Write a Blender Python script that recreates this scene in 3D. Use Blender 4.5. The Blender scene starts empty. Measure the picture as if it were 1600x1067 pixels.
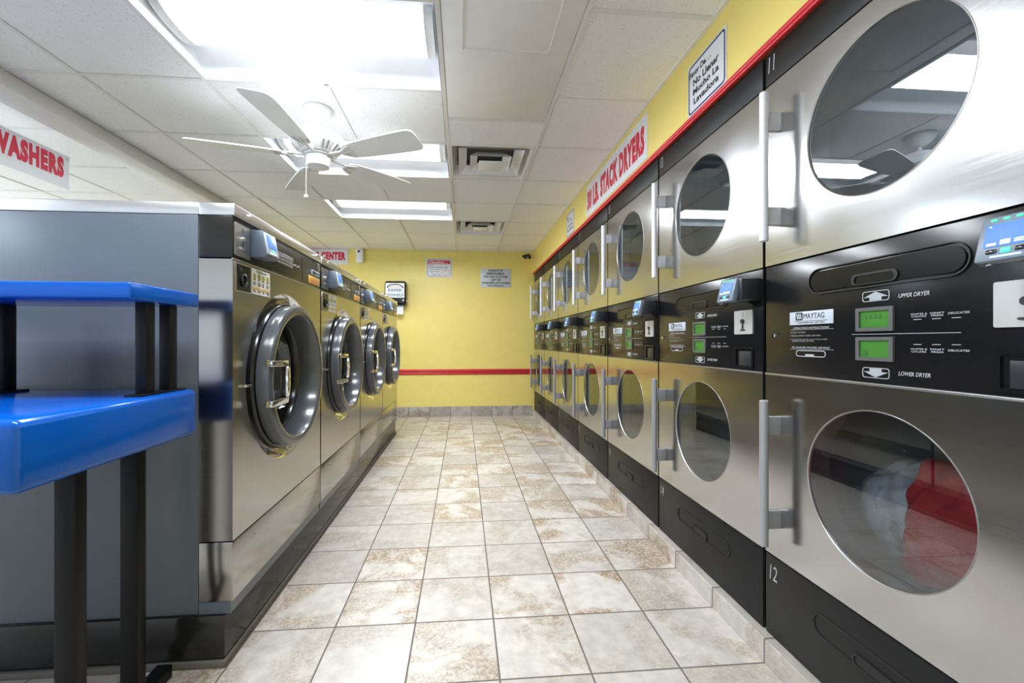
import bpy, bmesh, math, random
from mathutils import Vector, Matrix
random.seed(7)
sc = bpy.context.scene
col = sc.collection
PI = math.pi

# ------------------------------------------------------------------ materials
def new_mat(name):
    m = bpy.data.materials.new(name); m.use_nodes = True
    nt = m.node_tree; nt.nodes.clear()
    out = nt.nodes.new('ShaderNodeOutputMaterial')
    b = nt.nodes.new('ShaderNodeBsdfPrincipled')
    nt.links.new(b.outputs[0], out.inputs[0])
    return m, nt, b, out

def N(nt, t, **kw):
    n = nt.nodes.new(t)
    for k, v in kw.items(): setattr(n, k, v)
    return n

def plain(name, rgb, rough=.5, metal=0, spec=.5, emit=0, emit_rgb=None, var=.06, bump=0, bscale=60, coat=0):
    """base colour with a little procedural variation in tone and roughness"""
    m, nt, b, out = new_mat(name)
    tc = N(nt, 'ShaderNodeTexCoord')
    nz = N(nt, 'ShaderNodeTexNoise'); nz.inputs['Scale'].default_value = 9; nz.inputs['Detail'].default_value = 4
    nt.links.new(tc.outputs['Object'], nz.inputs['Vector'])
    mx = N(nt, 'ShaderNodeMix', data_type='RGBA')
    mx.inputs[6].default_value = (*[c * (1 - var) for c in rgb], 1)
    mx.inputs[7].default_value = (*[min(1, c * (1 + var)) for c in rgb], 1)
    nt.links.new(nz.outputs['Fac'], mx.inputs[0])
    nt.links.new(mx.outputs[2], b.inputs['Base Color'])
    b.inputs['Roughness'].default_value = rough
    b.inputs['Metallic'].default_value = metal
    b.inputs['Specular IOR Level'].default_value = spec
    b.inputs['Coat Weight'].default_value = coat
    if emit:
        b.inputs['Emission Color'].default_value = (*(emit_rgb or rgb), 1)
        b.inputs['Emission Strength'].default_value = emit
    if bump:
        n2 = N(nt, 'ShaderNodeTexNoise'); n2.inputs['Scale'].default_value = bscale; n2.inputs['Detail'].default_value = 3
        nt.links.new(tc.outputs['Object'], n2.inputs['Vector'])
        bp = N(nt, 'ShaderNodeBump'); bp.inputs['Strength'].default_value = bump; bp.inputs['Distance'].default_value = .003
        nt.links.new(n2.outputs['Fac'], bp.inputs['Height']); nt.links.new(bp.outputs[0], b.inputs['Normal'])
    return m

def steel(name, rgb, rough, wave=.25, aniso=.5):
    """brushed stainless sheet: fine grain in roughness, slow waviness in the sheet"""
    m, nt, b, out = new_mat(name)
    tc = N(nt, 'ShaderNodeTexCoord')
    mp = N(nt, 'ShaderNodeMapping'); mp.inputs['Scale'].default_value = (4, 4, 420)
    nt.links.new(tc.outputs['Object'], mp.inputs['Vector'])
    g = N(nt, 'ShaderNodeTexNoise'); g.inputs['Scale'].default_value = 1.0; g.inputs['Detail'].default_value = 4
    nt.links.new(mp.outputs[0], g.inputs['Vector'])
    r = N(nt, 'ShaderNodeMapRange'); r.inputs[1].default_value = .3; r.inputs[2].default_value = .7
    r.inputs[3].default_value = rough * .9; r.inputs[4].default_value = rough * 1.12
    nt.links.new(g.outputs['Fac'], r.inputs[0]); nt.links.new(r.outputs[0], b.inputs['Roughness'])
    mx = N(nt, 'ShaderNodeMix', data_type='RGBA')
    mx.inputs[6].default_value = (*[c * .97 for c in rgb], 1); mx.inputs[7].default_value = (*[min(1, c * 1.03) for c in rgb], 1)
    nt.links.new(g.outputs['Fac'], mx.inputs[0]); nt.links.new(mx.outputs[2], b.inputs['Base Color'])
    b.inputs['Metallic'].default_value = 1
    w = N(nt, 'ShaderNodeTexNoise'); w.inputs['Scale'].default_value = 2.3; w.inputs['Detail'].default_value = 1
    geo = N(nt, 'ShaderNodeNewGeometry')
    nt.links.new(geo.outputs['Position'], w.inputs['Vector'])
    bp = N(nt, 'ShaderNodeBump'); bp.inputs['Strength'].default_value = wave; bp.inputs['Distance'].default_value = .02
    nt.links.new(w.outputs['Fac'], bp.inputs['Height']); nt.links.new(bp.outputs[0], b.inputs['Normal'])
    return m

def glass(name, tint, refl=.12, rough=0.0):
    """flat tinted pane: mirror layer over a tinted see-through layer"""
    m, nt, b, out = new_mat(name); nt.nodes.remove(b)
    tr = N(nt, 'ShaderNodeBsdfTransparent'); tr.inputs[0].default_value = (*tint, 1)
    gl = N(nt, 'ShaderNodeBsdfGlossy'); gl.inputs['Roughness'].default_value = rough; gl.inputs['Color'].default_value = (.9, .96, 1, 1)
    lw = N(nt, 'ShaderNodeFresnel'); lw.inputs['IOR'].default_value = 1.55
    ad = N(nt, 'ShaderNodeMath', operation='ADD'); ad.use_clamp = True; ad.inputs[1].default_value = refl
    nt.links.new(lw.outputs[0], ad.inputs[0])
    mx = N(nt, 'ShaderNodeMixShader')
    nt.links.new(ad.outputs[0], mx.inputs[0]); nt.links.new(tr.outputs[0], mx.inputs[1]); nt.links.new(gl.outputs[0], mx.inputs[2])
    nt.links.new(mx.outputs[0], out.inputs[0])
    return m

TILE, TX0, TY0 = .305, -.186, 1.376
def tile_mat(name, base_rot=None):
    """travertine look ceramic tile, 305 mm grid with grout, each tile its own tone and stains"""
    m, nt, b, out = new_mat(name)
    geo = N(nt, 'ShaderNodeNewGeometry')
    sub = N(nt, 'ShaderNodeVectorMath', operation='SUBTRACT'); sub.inputs[1].default_value = (TX0, TY0, 0)
    nt.links.new(geo.outputs['Position'], sub.inputs[0])
    dv = N(nt, 'ShaderNodeVectorMath', operation='DIVIDE'); dv.inputs[1].default_value = (TILE, TILE, 10)
    nt.links.new(sub.outputs[0], dv.inputs[0])
    fl = N(nt, 'ShaderNodeVectorMath', operation='FLOOR'); nt.links.new(dv.outputs[0], fl.inputs[0])
    fr = N(nt, 'ShaderNodeVectorMath', operation='FRACTION'); nt.links.new(dv.outputs[0], fr.inputs[0])
    sep = N(nt, 'ShaderNodeSeparateXYZ'); nt.links.new(fr.outputs[0], sep.inputs[0])
    def edge(sock):
        a = N(nt, 'ShaderNodeMath', operation='SUBTRACT'); a.inputs[1].default_value = .5; nt.links.new(sock, a.inputs[0])
        c = N(nt, 'ShaderNodeMath', operation='ABSOLUTE'); nt.links.new(a.outputs[0], c.inputs[0]); return c.outputs[0]
    if base_rot == 'x': es = edge(sep.outputs[0])
    elif base_rot == 'y': es = edge(sep.outputs[1])
    else:
        mxm = N(nt, 'ShaderNodeMath', operation='MAXIMUM')
        nt.links.new(edge(sep.outputs[0]), mxm.inputs[0]); nt.links.new(edge(sep.outputs[1]), mxm.inputs[1]); es = mxm.outputs[0]
    gm = N(nt, 'ShaderNodeMapRange'); gm.inputs[1].default_value = .4885; gm.inputs[2].default_value = .4915
    nt.links.new(es, gm.inputs[0])
    wn = N(nt, 'ShaderNodeTexWhiteNoise', noise_dimensions='3D'); nt.links.new(fl.outputs[0], wn.inputs['Vector'])
    # stain field: noise offset per tile
    sc_ = N(nt, 'ShaderNodeVectorMath', operation='SCALE'); sc_.inputs['Scale'].default_value = 9
    nt.links.new(wn.outputs['Color'], sc_.inputs[0])
    ad = N(nt, 'ShaderNodeVectorMath', operation='ADD'); nt.links.new(geo.outputs['Position'], ad.inputs[0]); nt.links.new(sc_.outputs[0], ad.inputs[1])
    n1 = N(nt, 'ShaderNodeTexNoise'); n1.inputs['Scale'].default_value = 3.3; n1.inputs['Detail'].default_value = 5; n1.inputs['Roughness'].default_value = .62; n1.inputs['Distortion'].default_value = .6
    nt.links.new(ad.outputs[0], n1.inputs['Vector'])
    n2 = N(nt, 'ShaderNodeTexNoise'); n2.inputs['Scale'].default_value = 70; n2.inputs['Detail'].default_value = 5; n2.inputs['Roughness'].default_value = .75
    nt.links.new(ad.outputs[0], n2.inputs['Vector'])
    s1 = N(nt, 'ShaderNodeMapRange'); s1.inputs[1].default_value = .46; s1.inputs[2].default_value = .56
    nt.links.new(n1.outputs['Fac'], s1.inputs[0])
    s2 = N(nt, 'ShaderNodeMapRange'); s2.inputs[1].default_value = .36; s2.inputs[2].default_value = .60
    nt.links.new(n2.outputs['Fac'], s2.inputs[0])
    st = N(nt, 'ShaderNodeMath', operation='MULTIPLY'); nt.links.new(s1.outputs[0], st.inputs[0]); nt.links.new(s2.outputs[0], st.inputs[1])
    # how stained a tile is
    tr = N(nt, 'ShaderNodeMapRange'); tr.inputs[1].default_value = .1; tr.inputs[2].default_value = .9; tr.inputs[3].default_value = .30; tr.inputs[4].default_value = 1.2
    nt.links.new(wn.outputs['Value'], tr.inputs[0])
    st2 = N(nt, 'ShaderNodeMath', operation='MULTIPLY'); st2.use_clamp = True
    nt.links.new(st.outputs[0], st2.inputs[0]); nt.links.new(tr.outputs[0], st2.inputs[1])
    cr = N(nt, 'ShaderNodeMix', data_type='RGBA')
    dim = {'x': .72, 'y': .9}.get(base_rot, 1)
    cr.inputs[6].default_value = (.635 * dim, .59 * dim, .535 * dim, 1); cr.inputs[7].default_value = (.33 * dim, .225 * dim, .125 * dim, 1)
    nt.links.new(st2.outputs[0], cr.inputs[0])
    tn = N(nt, 'ShaderNodeMapRange'); tn.inputs[3].default_value = .86; tn.inputs[4].default_value = 1.1
    nt.links.new(wn.outputs['Value'], tn.inputs[0])
    n3 = N(nt, 'ShaderNodeTexNoise'); n3.inputs['Scale'].default_value = 22; n3.inputs['Detail'].default_value = 6
    nt.links.new(ad.outputs[0], n3.inputs['Vector'])
    t3 = N(nt, 'ShaderNodeMapRange'); t3.inputs[1].default_value = .3; t3.inputs[2].default_value = .7; t3.inputs[3].default_value = .84; t3.inputs[4].default_value = 1.08
    nt.links.new(n3.outputs['Fac'], t3.inputs[0])
    tm = N(nt, 'ShaderNodeMath', operation='MULTIPLY'); nt.links.new(tn.outputs[0], tm.inputs[0]); nt.links.new(t3.outputs[0], tm.inputs[1])
    vm = N(nt, 'ShaderNodeVectorMath', operation='SCALE'); nt.links.new(cr.outputs[2], vm.inputs[0]); nt.links.new(tm.outputs[0], vm.inputs['Scale'])
    gx = N(nt, 'ShaderNodeMix', data_type='RGBA'); gx.inputs[7].default_value = (.15, .125, .11, 1)
    nt.links.new(gm.outputs[0], gx.inputs[0]); nt.links.new(vm.outputs[0], gx.inputs[6])
    nt.links.new(gx.outputs[2], b.inputs['Base Color'])
    rr = N(nt, 'ShaderNodeMapRange'); rr.inputs[3].default_value = .34; rr.inputs[4].default_value = .8
    nt.links.new(gm.outputs[0], rr.inputs[0]); nt.links.new(rr.outputs[0], b.inputs['Roughness'])
    inv = N(nt, 'ShaderNodeMath', operation='SUBTRACT'); inv.inputs[0].default_value = 1; nt.links.new(gm.outputs[0], inv.inputs[1])
    hb = N(nt, 'ShaderNodeMath', operation='MULTIPLY_ADD'); hb.inputs[1].default_value = .06
    nt.links.new(n2.outputs['Fac'], hb.inputs[0]); nt.links.new(inv.outputs[0], hb.inputs[2])
    bp = N(nt, 'ShaderNodeBump'); bp.inputs['Strength'].default_value = .35; bp.inputs['Distance'].default_value = .004
    nt.links.new(hb.outputs[0], bp.inputs['Height']); nt.links.new(bp.outputs[0], b.inputs['Normal'])
    return m

def ceiling_mat():
    """mineral fibre tile: off white with small dark fissures"""
    m, nt, b, out = new_mat('mineral_fibre_tile')
    geo = N(nt, 'ShaderNodeNewGeometry')
    v = N(nt, 'ShaderNodeTexVoronoi'); v.inputs['Scale'].default_value = 105
    nt.links.new(geo.outputs['Position'], v.inputs['Vector'])
    n = N(nt, 'ShaderNodeTexNoise'); n.inputs['Scale'].default_value = 45; n.inputs['Detail'].default_value = 2
    nt.links.new(geo.outputs['Position'], n.inputs['Vector'])
    a = N(nt, 'ShaderNodeMapRange'); a.inputs[1].default_value = .14; a.inputs[2].default_value = .22; a.inputs[3].default_value = 1; a.inputs[4].default_value = 0
    nt.links.new(v.outputs['Distance'], a.inputs[0])
    c = N(nt, 'ShaderNodeMapRange'); c.inputs[1].default_value = .46; c.inputs[2].default_value = .56
    nt.links.new(n.outputs['Fac'], c.inputs[0])
    mu = N(nt, 'ShaderNodeMath', operation='MULTIPLY'); nt.links.new(a.outputs[0], mu.inputs[0]); nt.links.new(c.outputs[0], mu.inputs[1])
    big = N(nt, 'ShaderNodeTexNoise'); big.inputs['Scale'].default_value = 1.1
    nt.links.new(geo.outputs['Position'], big.inputs['Vector'])
    base = N(nt, 'ShaderNodeMix', data_type='RGBA'); base.inputs[6].default_value = (.86, .85, .84, 1); base.inputs[7].default_value = (.90, .90, .90, 1)
    nt.links.new(big.outputs['Fac'], base.inputs[0])
    mx = N(nt, 'ShaderNodeMix', data_type='RGBA'); mx.inputs[7].default_value = (.36, .34, .32, 1)
    nt.links.new(mu.outputs[0], mx.inputs[0]); nt.links.new(base.outputs[2], mx.inputs[6])
    nt.links.new(mx.outputs[2], b.inputs['Base Color']); b.inputs['Roughness'].default_value = .9
    return m

def wall_paint(name, rgb):
    return plain(name, rgb, rough=.42, var=.05, bump=.12, bscale=120)

M = dict(plate=plain('worn_coin_plate', (.50, .50, .49), .4, .3, var=.15),
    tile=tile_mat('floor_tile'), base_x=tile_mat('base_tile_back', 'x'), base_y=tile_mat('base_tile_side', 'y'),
    ceil=ceiling_mat(), grid=plain('ceiling_grid_white', (.78, .77, .76), .5),
    yellow=wall_paint('yellow_wall_paint', (.82, .67, .19)), white_wall=wall_paint('white_wall_paint', (.82, .83, .85)),
    beam=plain('beam_white', (.80, .80, .80), .6),
    red=plain('red_trim_paint', (.62, .025, .04), .3), 
    steel=steel('brushed_stainless', (.56, .56, .57), .18, .45), steel2=steel('washer_stainless', (.42, .405, .375), .19, .2),
    litsteel=steel('lit_top_cover_steel', (.74, .745, .76), .3, .2), chrome=plain('chrome', (.78, .78, .78), .07, 1), dullmetal=plain('dull_metal', (.45, .44, .43), .35, 1),  # top cover: washer steel lightened, bright window reflection put into the colour
    alu_shaded=plain('shaded_aluminium_bar', (.36, .365, .38), .32, .3), alu=plain('brushed_aluminium_bar', (.74, .75, .78), .3, .15),  # lower door handles: same bar darkened, low-level shade put into its colour
    black=plain('black_enamel', (.008, .008, .009), .19, spec=.32), satin=plain('satin_black_panel', (.011, .011, .0115), .42, spec=.25), blackm=plain('black_matte', (.010, .010, .010), .55),
    void=plain('dark_inside', (.03, .032, .035), .5), drum=plain('galvanised_drum', (.50, .55, .58), .5, .2),
    wdrum=plain('washer_drum_steel', (.10, .10, .11), .3, .9),
    olive=plain('control_panel_black', (.016, .015, .013), .26, spec=.35), 
    grey_case=plain('grey_painted_case', (.105, .125, .152), .3), 
    plinth=plain('black_plinth_paint', (.012, .012, .012), .16, var=.3, bump=.25, bscale=25), plinth_gap=plain('grey_mortar', (.13, .12, .11), .8, var=.3),
    door_grey=plain('grey_door_ring', (.080, .088, .102), .22, coat=.3), rubber=plain('black_rubber', (.006, .006, .007), .18),
    wglass=glass('washer_door_glass', (.25, .25, .27), .03),
    glass=glass('dryer_window_glass', (.84, .90, .93), .10),
    white=plain('white_enamel', (.86, .86, .86), .35), fanwhite=plain('fan_white', (.72, .72, .73), .4), blade=plain('fan_blade_white', (.93, .94, .95), .5),
    paper=plain('white_paper', (.80, .80, .80), .6), sign=plain('sign_white', (.72, .73, .76), .4), sign2=plain('sign_silver', (.55, .58, .63), .35),
    ink=plain('black_ink', (.015, .015, .02), .5), navy=plain('navy_ink', (.02, .03, .16), .5), redink=plain('red_ink', (.60, .012, .045), .45), blueink=plain('blue_ink', (.05, .17, .36), .5),
    print_=plain('silk_screen_white', (.36, .37, .39), .5), label=plain('label_silver', (.48, .53, .60), .35), labelyellow=plain('label_yellow', (.75, .47, .12), .5),
    greendot=plain('sticker_olive', (.38, .36, .06), .5),
    lcd=plain('lcd_green', (.05, .17, .03), .3, spec=.2, emit=.06, emit_rgb=(.16, .55, .08)), lcdframe=plain('lcd_frame', (.12, .12, .12), .35, .2), lcdink=plain('lcd_ink', (.03, .09, .02), .5),
    screen=plain('reader_screen', (.05, .10, .30), .4, spec=.15, emit=.6, emit_rgb=(.17, .38, .95)), screenlit=plain('reader_screen_text', (.7, .8, 1), .3, emit=1.2, emit_rgb=(.75, .85, 1)),
    ledgreen=plain('led_green', (.02, .5, .2), .3, emit=1.2, emit_rgb=(.05, .9, .4)), ledblue=plain('led_blue', (.1, .2, 1), .3, emit=3, emit_rgb=(.25, .4, 1)),
    bezel=plain('reader_bezel_grey', (.16, .20, .25), .35), readerblack=plain('reader_black', (.02, .022, .027), .35), readergrey=plain('reader_grey_blue', (.10, .13, .17), .35),
    blue=plain('blue_laminate', (.002, .095, .50), .15, spec=.3, coat=.1), blacksteel=plain('black_steel_tube', (.006, .006, .007), .45, spec=.2),
    tube=plain('fluorescent_lens', (1, 1, 1), .5, emit=1.4, emit_rgb=(.93, .96, 1.0)), endcap=plain('lens_endcap', (.60, .60, .58), .5), troffer=plain('troffer_white', (.84, .86, .90), .4),
    redcloth=plain('red_cloth', (.55, .03, .035), .85, bump=.5, bscale=200), whitecloth=plain('pale_cloth', (.80, .83, .86), .85, bump=.5, bscale=200),
    orange=plain('orange_print', (.75, .22, .08), .5),
)

# ------------------------------------------------------------------ mesh builder
class MB:
    def __init__(s, off=(0, 0, 0)): s.bm = bmesh.new(); s.off = Vector(off)
    def _take(s, t, mtx=None):
        me = bpy.data.meshes.new('t'); t.to_mesh(me); t.free()
        if mtx is not None: me.transform(mtx)
        s.bm.from_mesh(me); bpy.data.meshes.remove(me); return s
    def box(s, x0, x1, y0, y1, z0, z1, bev=0, seg=2, mtx=None):
        t = bmesh.new(); bmesh.ops.create_cube(t, size=1)
        for v in t.verts:
            v.co = Vector(((x0 + x1) / 2 + v.co.x * (x1 - x0), (y0 + y1) / 2 + v.co.y * (y1 - y0), (z0 + z1) / 2 + v.co.z * (z1 - z0)))
        if bev: bmesh.ops.bevel(t, geom=t.edges[:], offset=bev, segments=seg, profile=.5, affect='EDGES')
        return s._take(t, mtx)
    def cyl(s, p, q, r, r2=None, seg=24, cap=True):
        p, q = Vector(p), Vector(q); d = q - p
        t = bmesh.new(); bmesh.ops.create_cone(t, cap_ends=cap, segments=seg, radius1=r, radius2=r if r2 is None else r2, depth=d.length)
        m = Matrix.Translation((p + q) / 2) @ d.to_track_quat('Z', 'Y').to_matrix().to_4x4()
        return s._take(t, m)
    def sphere(s, c, r, sx=1, sy=1, sz=1, u=20, v=12):
        t = bmesh.new(); bmesh.ops.create_uvsphere(t, u_segments=u, v_segments=v, radius=r)
        return s._take(t, Matrix.Translation(c) @ Matrix.Diagonal((sx, sy, sz, 1)))
    def lathe(s, c, prof, seg=64, axis='y', closed=False, out=None):
        """prof: list of (radius, along). axis y: local front view; axis z: standing"""
        t = bmesh.new(); rings = []
        for r, a in prof:
            ring = []
            if r < 1e-6:
                ring = [t.verts.new((c[0], c[1] + a, c[2]) if axis == 'y' else (c[0], c[1], c[2] + a))]
            else:
                for i in range(seg):
                    th = 2 * PI * i / seg
                    ring.append(t.verts.new((c[0] + r * math.cos(th), c[1] + a, c[2] + r * math.sin(th)) if axis == 'y' else (c[0] + r * math.cos(th), c[1] + r * math.sin(th), c[2] + a)))
            rings.append(ring)
        pairs = list(zip(rings, rings[1:])) + ([(rings[-1], rings[0])] if closed else [])
        for A, B in pairs:
            for i in range(seg):
                j = (i + 1) % seg
                a = [A[i % len(A)], A[j % len(A)], B[j % len(B)], B[i % len(B)]]
                f = []
                for v in a:
                    if v not in f: f.append(v)
                if len(f) > 2: t.faces.new(f)
        bmesh.ops.recalc_face_normals(t, faces=t.faces[:])
        if out:                       # an open sheet: make its front look to -y
            for f in t.faces:
                f.normal_update()
                if f.normal.y > 0: f.normal_flip()
        return s._take(t)
    def plate_hole(s, x0, x1, z0, z1, y0, depth, cx, cz, r, inner=.02, seg=72):
        """rectangular sheet facing -y with a round hole and folded edges of given depth"""
        t = bmesh.new()
        ang = sorted({round(2 * PI * i / seg, 6) for i in range(seg)} | {round(math.atan2(z - cz, x - cx) % (2 * PI), 6) for x in (x0, x1) for z in (z0, z1)})
        I, O_, I2, O2 = [], [], [], []
        for a in ang:
            dx, dz = math.cos(a), math.sin(a)
            k = min([((x1 if dx > 0 else x0) - cx) / dx if abs(dx) > 1e-9 else 1e9, ((z1 if dz > 0 else z0) - cz) / dz if abs(dz) > 1e-9 else 1e9])
            I.append(t.verts.new((cx + r * dx, y0, cz + r * dz))); O_.append(t.verts.new((cx + k * dx, y0, cz + k * dz)))
            I2.append(t.verts.new((cx + r * dx, y0 + inner, cz + r * dz))); O2.append(t.verts.new((cx + k * dx, y0 + depth, cz + k * dz)))
        n = len(ang)
        for i in range(n):
            j = (i + 1) % n
            t.faces.new((I[i], O_[i], O_[j], I[j])); t.faces.new((I[i], I[j], I2[j], I2[i])); t.faces.new((O_[i], O2[i], O2[j], O_[j]))
        for f in t.faces: f.normal_update()
        bmesh.ops.recalc_face_normals(t, faces=t.faces[:])
        t.faces.ensure_lookup_table()
        if t.faces[0].normal.y > 0: bmesh.ops.reverse_faces(t, faces=t.faces[:])
        return s._take(t)
    def prism(s, pts, y0, y1, bev=0):
        """polygon in local xz, extruded from y0 to y1"""
        t = bmesh.new()
        A = [t.verts.new((x, y0, z)) for x, z in pts]; B = [t.verts.new((x, y1, z)) for x, z in pts]
        t.faces.new(A); t.faces.new(B[::-1])
        for i in range(len(A)):
            j = (i + 1) % len(A); t.faces.new((A[i], B[i], B[j], A[j]))
        bmesh.ops.recalc_face_normals(t, faces=t.faces[:])
        if bev: bmesh.ops.bevel(t, geom=t.edges[:], offset=bev, segments=2, profile=.5, affect='EDGES')
        return s._take(t)
    def prism_frame(s, outer, inner, y0, y1):
        t = bmesh.new(); n = len(outer)
        R = [[t.verts.new((x, y, z)) for x, z in P] for P in (outer, inner) for y in (y0, y1)]
        for i in range(n):
            j = (i + 1) % n
            t.faces.new((R[0][i], R[0][j], R[2][j], R[2][i])); t.faces.new((R[1][i], R[3][i], R[3][j], R[1][j]))
            t.faces.new((R[0][i], R[1][i], R[1][j], R[0][j])); t.faces.new((R[2][i], R[2][j], R[3][j], R[3][i]))
        bmesh.ops.recalc_face_normals(t, faces=t.faces[:])
        return s._take(t)
    def tube(s, pts, r, seg=10, sq=None):
        """round bar along a path"""
        pts = [Vector(p) for p in pts]
        t = bmesh.new(); prev = None; n = len(pts)
        for k, p in enumerate(pts):
            d = (pts[min(k + 1, n - 1)] - pts[max(k - 1, 0)]).normalized()
            up = Vector((0, 1, 0)) if abs(d.y) < .9 else Vector((1, 0, 0))
            u = d.cross(up).normalized(); w = u.cross(d).normalized()
            if sq: ring = [t.verts.new(p + u * a * sq[0] + w * b * sq[1]) for a, b in ((-1, -1), (1, -1), (1, 1), (-1, 1))]
            else: ring = [t.verts.new(p + (u * math.cos(2 * PI * i / seg) + w * math.sin(2 * PI * i / seg)) * r) for i in range(seg)]
            if prev:
                for i in range(len(ring)):
                    j = (i + 1) % len(ring); t.faces.new((prev[i], prev[j], ring[j], ring[i]))
            else: t.faces.new(ring[::-1])
            prev = ring
        t.faces.new(prev); bmesh.ops.recalc_face_normals(t, faces=t.faces[:])
        if sq: bmesh.ops.bevel(t, geom=[e for e in t.edges if len(e.link_faces) == 2 and e.calc_face_angle() > .6], offset=min(sq) * .3, segments=2, profile=.5, affect='EDGES')
        return s._take(t)
    def text(s, body, x0, x1, z0, z1, y=0, bold=0, shear=0, thick=.0006, align=None, space=1):
        """lettering stretched into the box x0..x1, z0..z1 on the plane y, facing -y"""
        cu = bpy.data.curves.new('t', 'FONT'); cu.body = body; cu.size = 1; cu.offset = bold; cu.shear = shear
        cu.resolution_u = 3; cu.extrude = 0; cu.space_character = space
        if align: cu.align_x = align
        ob = bpy.data.objects.new('t', cu); col.objects.link(ob)
        dg = bpy.context.evaluated_depsgraph_get(); me = bpy.data.meshes.new_from_object(ob.evaluated_get(dg))
        bpy.data.objects.remove(ob); bpy.data.curves.remove(cu)
        if not me.vertices: return s
        xs = [v.co.x for v in me.vertices]; ys = [v.co.y for v in me.vertices]
        ax, bx, ay, by = min(xs), max(xs), min(ys), max(ys)
        for v in me.vertices:
            v.co = Vector((x0 + (v.co.x - ax) / (bx - ax) * (x1 - x0), y - thick, z0 + (v.co.y - ay) / (by - ay) * (z1 - z0)))
        t = bmesh.new(); t.from_mesh(me); bpy.data.meshes.remove(me)
        bmesh.ops.remove_doubles(t, verts=t.verts[:], dist=1e-7)
        for f in t.faces:
            f.normal_update()
            if f.normal.y > 0: f.normal_flip()
        return s._take(t)
    def build(s, name, mat, parent=None, smooth=True, angle=35):
        me = bpy.data.meshes.new(name)
        for v in s.bm.verts: v.co += s.off
        s.bm.to_mesh(me); s.bm.free()
        me.materials.append(M[mat] if isinstance(mat, str) else mat)
        if smooth:
            me.polygons.foreach_set('use_smooth', [True] * len(me.polygons)); me.set_sharp_from_angle(angle=math.radians(angle))
        o = bpy.data.objects.new(name, me); col.objects.link(o)
        if parent: o.parent = parent
        return o

def tag(o, label=None, cat=None, group=None, kind=None):
    for k, v in (('label', label), ('category', cat), ('group', group), ('kind', kind)):
        if v: o[k] = v
    return o
def thing(name, label, cat, loc=(0, 0, 0), rz=0, group=None):
    o = bpy.data.objects.new(name, None); o.empty_display_size = .1; col.objects.link(o)
    o.location = loc; o.rotation_euler = (0, 0, rz)
    return tag(o, label, cat, group)
def struct(mb, name, mat, **k): return tag(mb.build(name, mat, **k), kind='structure')
def copy_tree(o, parent=None, skip=()):
    c = o.copy(); col.objects.link(c)
    if parent: c.parent = parent
    for ch in list(o.children):
        if ch.name.split('.')[0] not in skip: copy_tree(ch, c, skip)
    return c

def stadium(x0, x1, z0, z1, n=10):
    r = (z1 - z0) / 2; zc = (z0 + z1) / 2
    return [(x1 - r + r * math.cos(a), zc + r * math.sin(a)) for a in [-PI / 2 + PI * i / n for i in range(n + 1)]] + \
           [(x0 + r + r * math.cos(a), zc + r * math.sin(a)) for a in [PI / 2 + PI * i / n for i in range(n + 1)]]
def rrect(x0, x1, z0, z1, r, n=5):
    P = []
    for cx, cz, a0 in ((x1 - r, z0 + r, -PI / 2), (x1 - r, z1 - r, 0), (x0 + r, z1 - r, PI / 2), (x0 + r, z0 + r, PI)):
        P += [(cx + r * math.cos(a0 + PI / 2 * i / n), cz + r * math.sin(a0 + PI / 2 * i / n)) for i in range(n + 1)]
    return P

# ------------------------------------------------------------------ the room
YB, YF, XL, XR, ZC = 6.315, -3.6, -5.6, 1.05, 2.442
struct(MB().box(XL - .1, 2.1, YF - .1, YB + .1, -.1, 0), 'floor', 'tile', smooth=False)
struct(MB().box(XL - .1, 2.1, YB, YB + .1, 0, 2.7), 'wall_back', 'yellow', smooth=False)
struct(MB().box(XL - .1, XL, YF, YB, 0, 2.7), 'wall_left', 'white_wall', smooth=False)
# right: bulkhead over the dryers, flush with their fronts, and the plain wall this side of them
w = MB().box(XR, 2.1, .60, YB, 2.122, 2.7).box(XR, 2.1, YF, .60, 0, 2.7).box(1.98, 2.1, .60, YB, 0, 2.122)
struct(w, 'wall_right', 'yellow', smooth=False)
# front wall behind the viewer with a wide shop window
w = MB().box(XL - .1, 2.1, YF - .1, YF, 0, .7).box(XL - .1, 2.1, YF - .1, YF, 2.35, 2.7).box(XL - .1, -5.0, YF - .1, YF, .7, 2.35).box(.7, 2.1, YF - .1, YF, .7, 2.35)
struct(w, 'wall_front', 'white_wall', smooth=False)
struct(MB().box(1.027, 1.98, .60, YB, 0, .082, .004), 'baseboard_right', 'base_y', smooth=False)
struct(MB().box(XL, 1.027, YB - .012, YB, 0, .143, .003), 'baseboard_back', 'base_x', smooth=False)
# red chair rail on the back wall and red trim over the dryers
struct(MB().box(XL, 1.05, YB - .016, YB, .612, .645, .006).box(XL, 1.05, YB - .022, YB, .650, .692, .008), 'trim_1', 'red')
struct(MB().box(XR - .006, XR + .012, YF, YB, 2.106, 2.119, .004).box(XR - .010, XR + .012, YF, YB, 2.117, 2.134, .005), 'trim_2', 'red')
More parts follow.
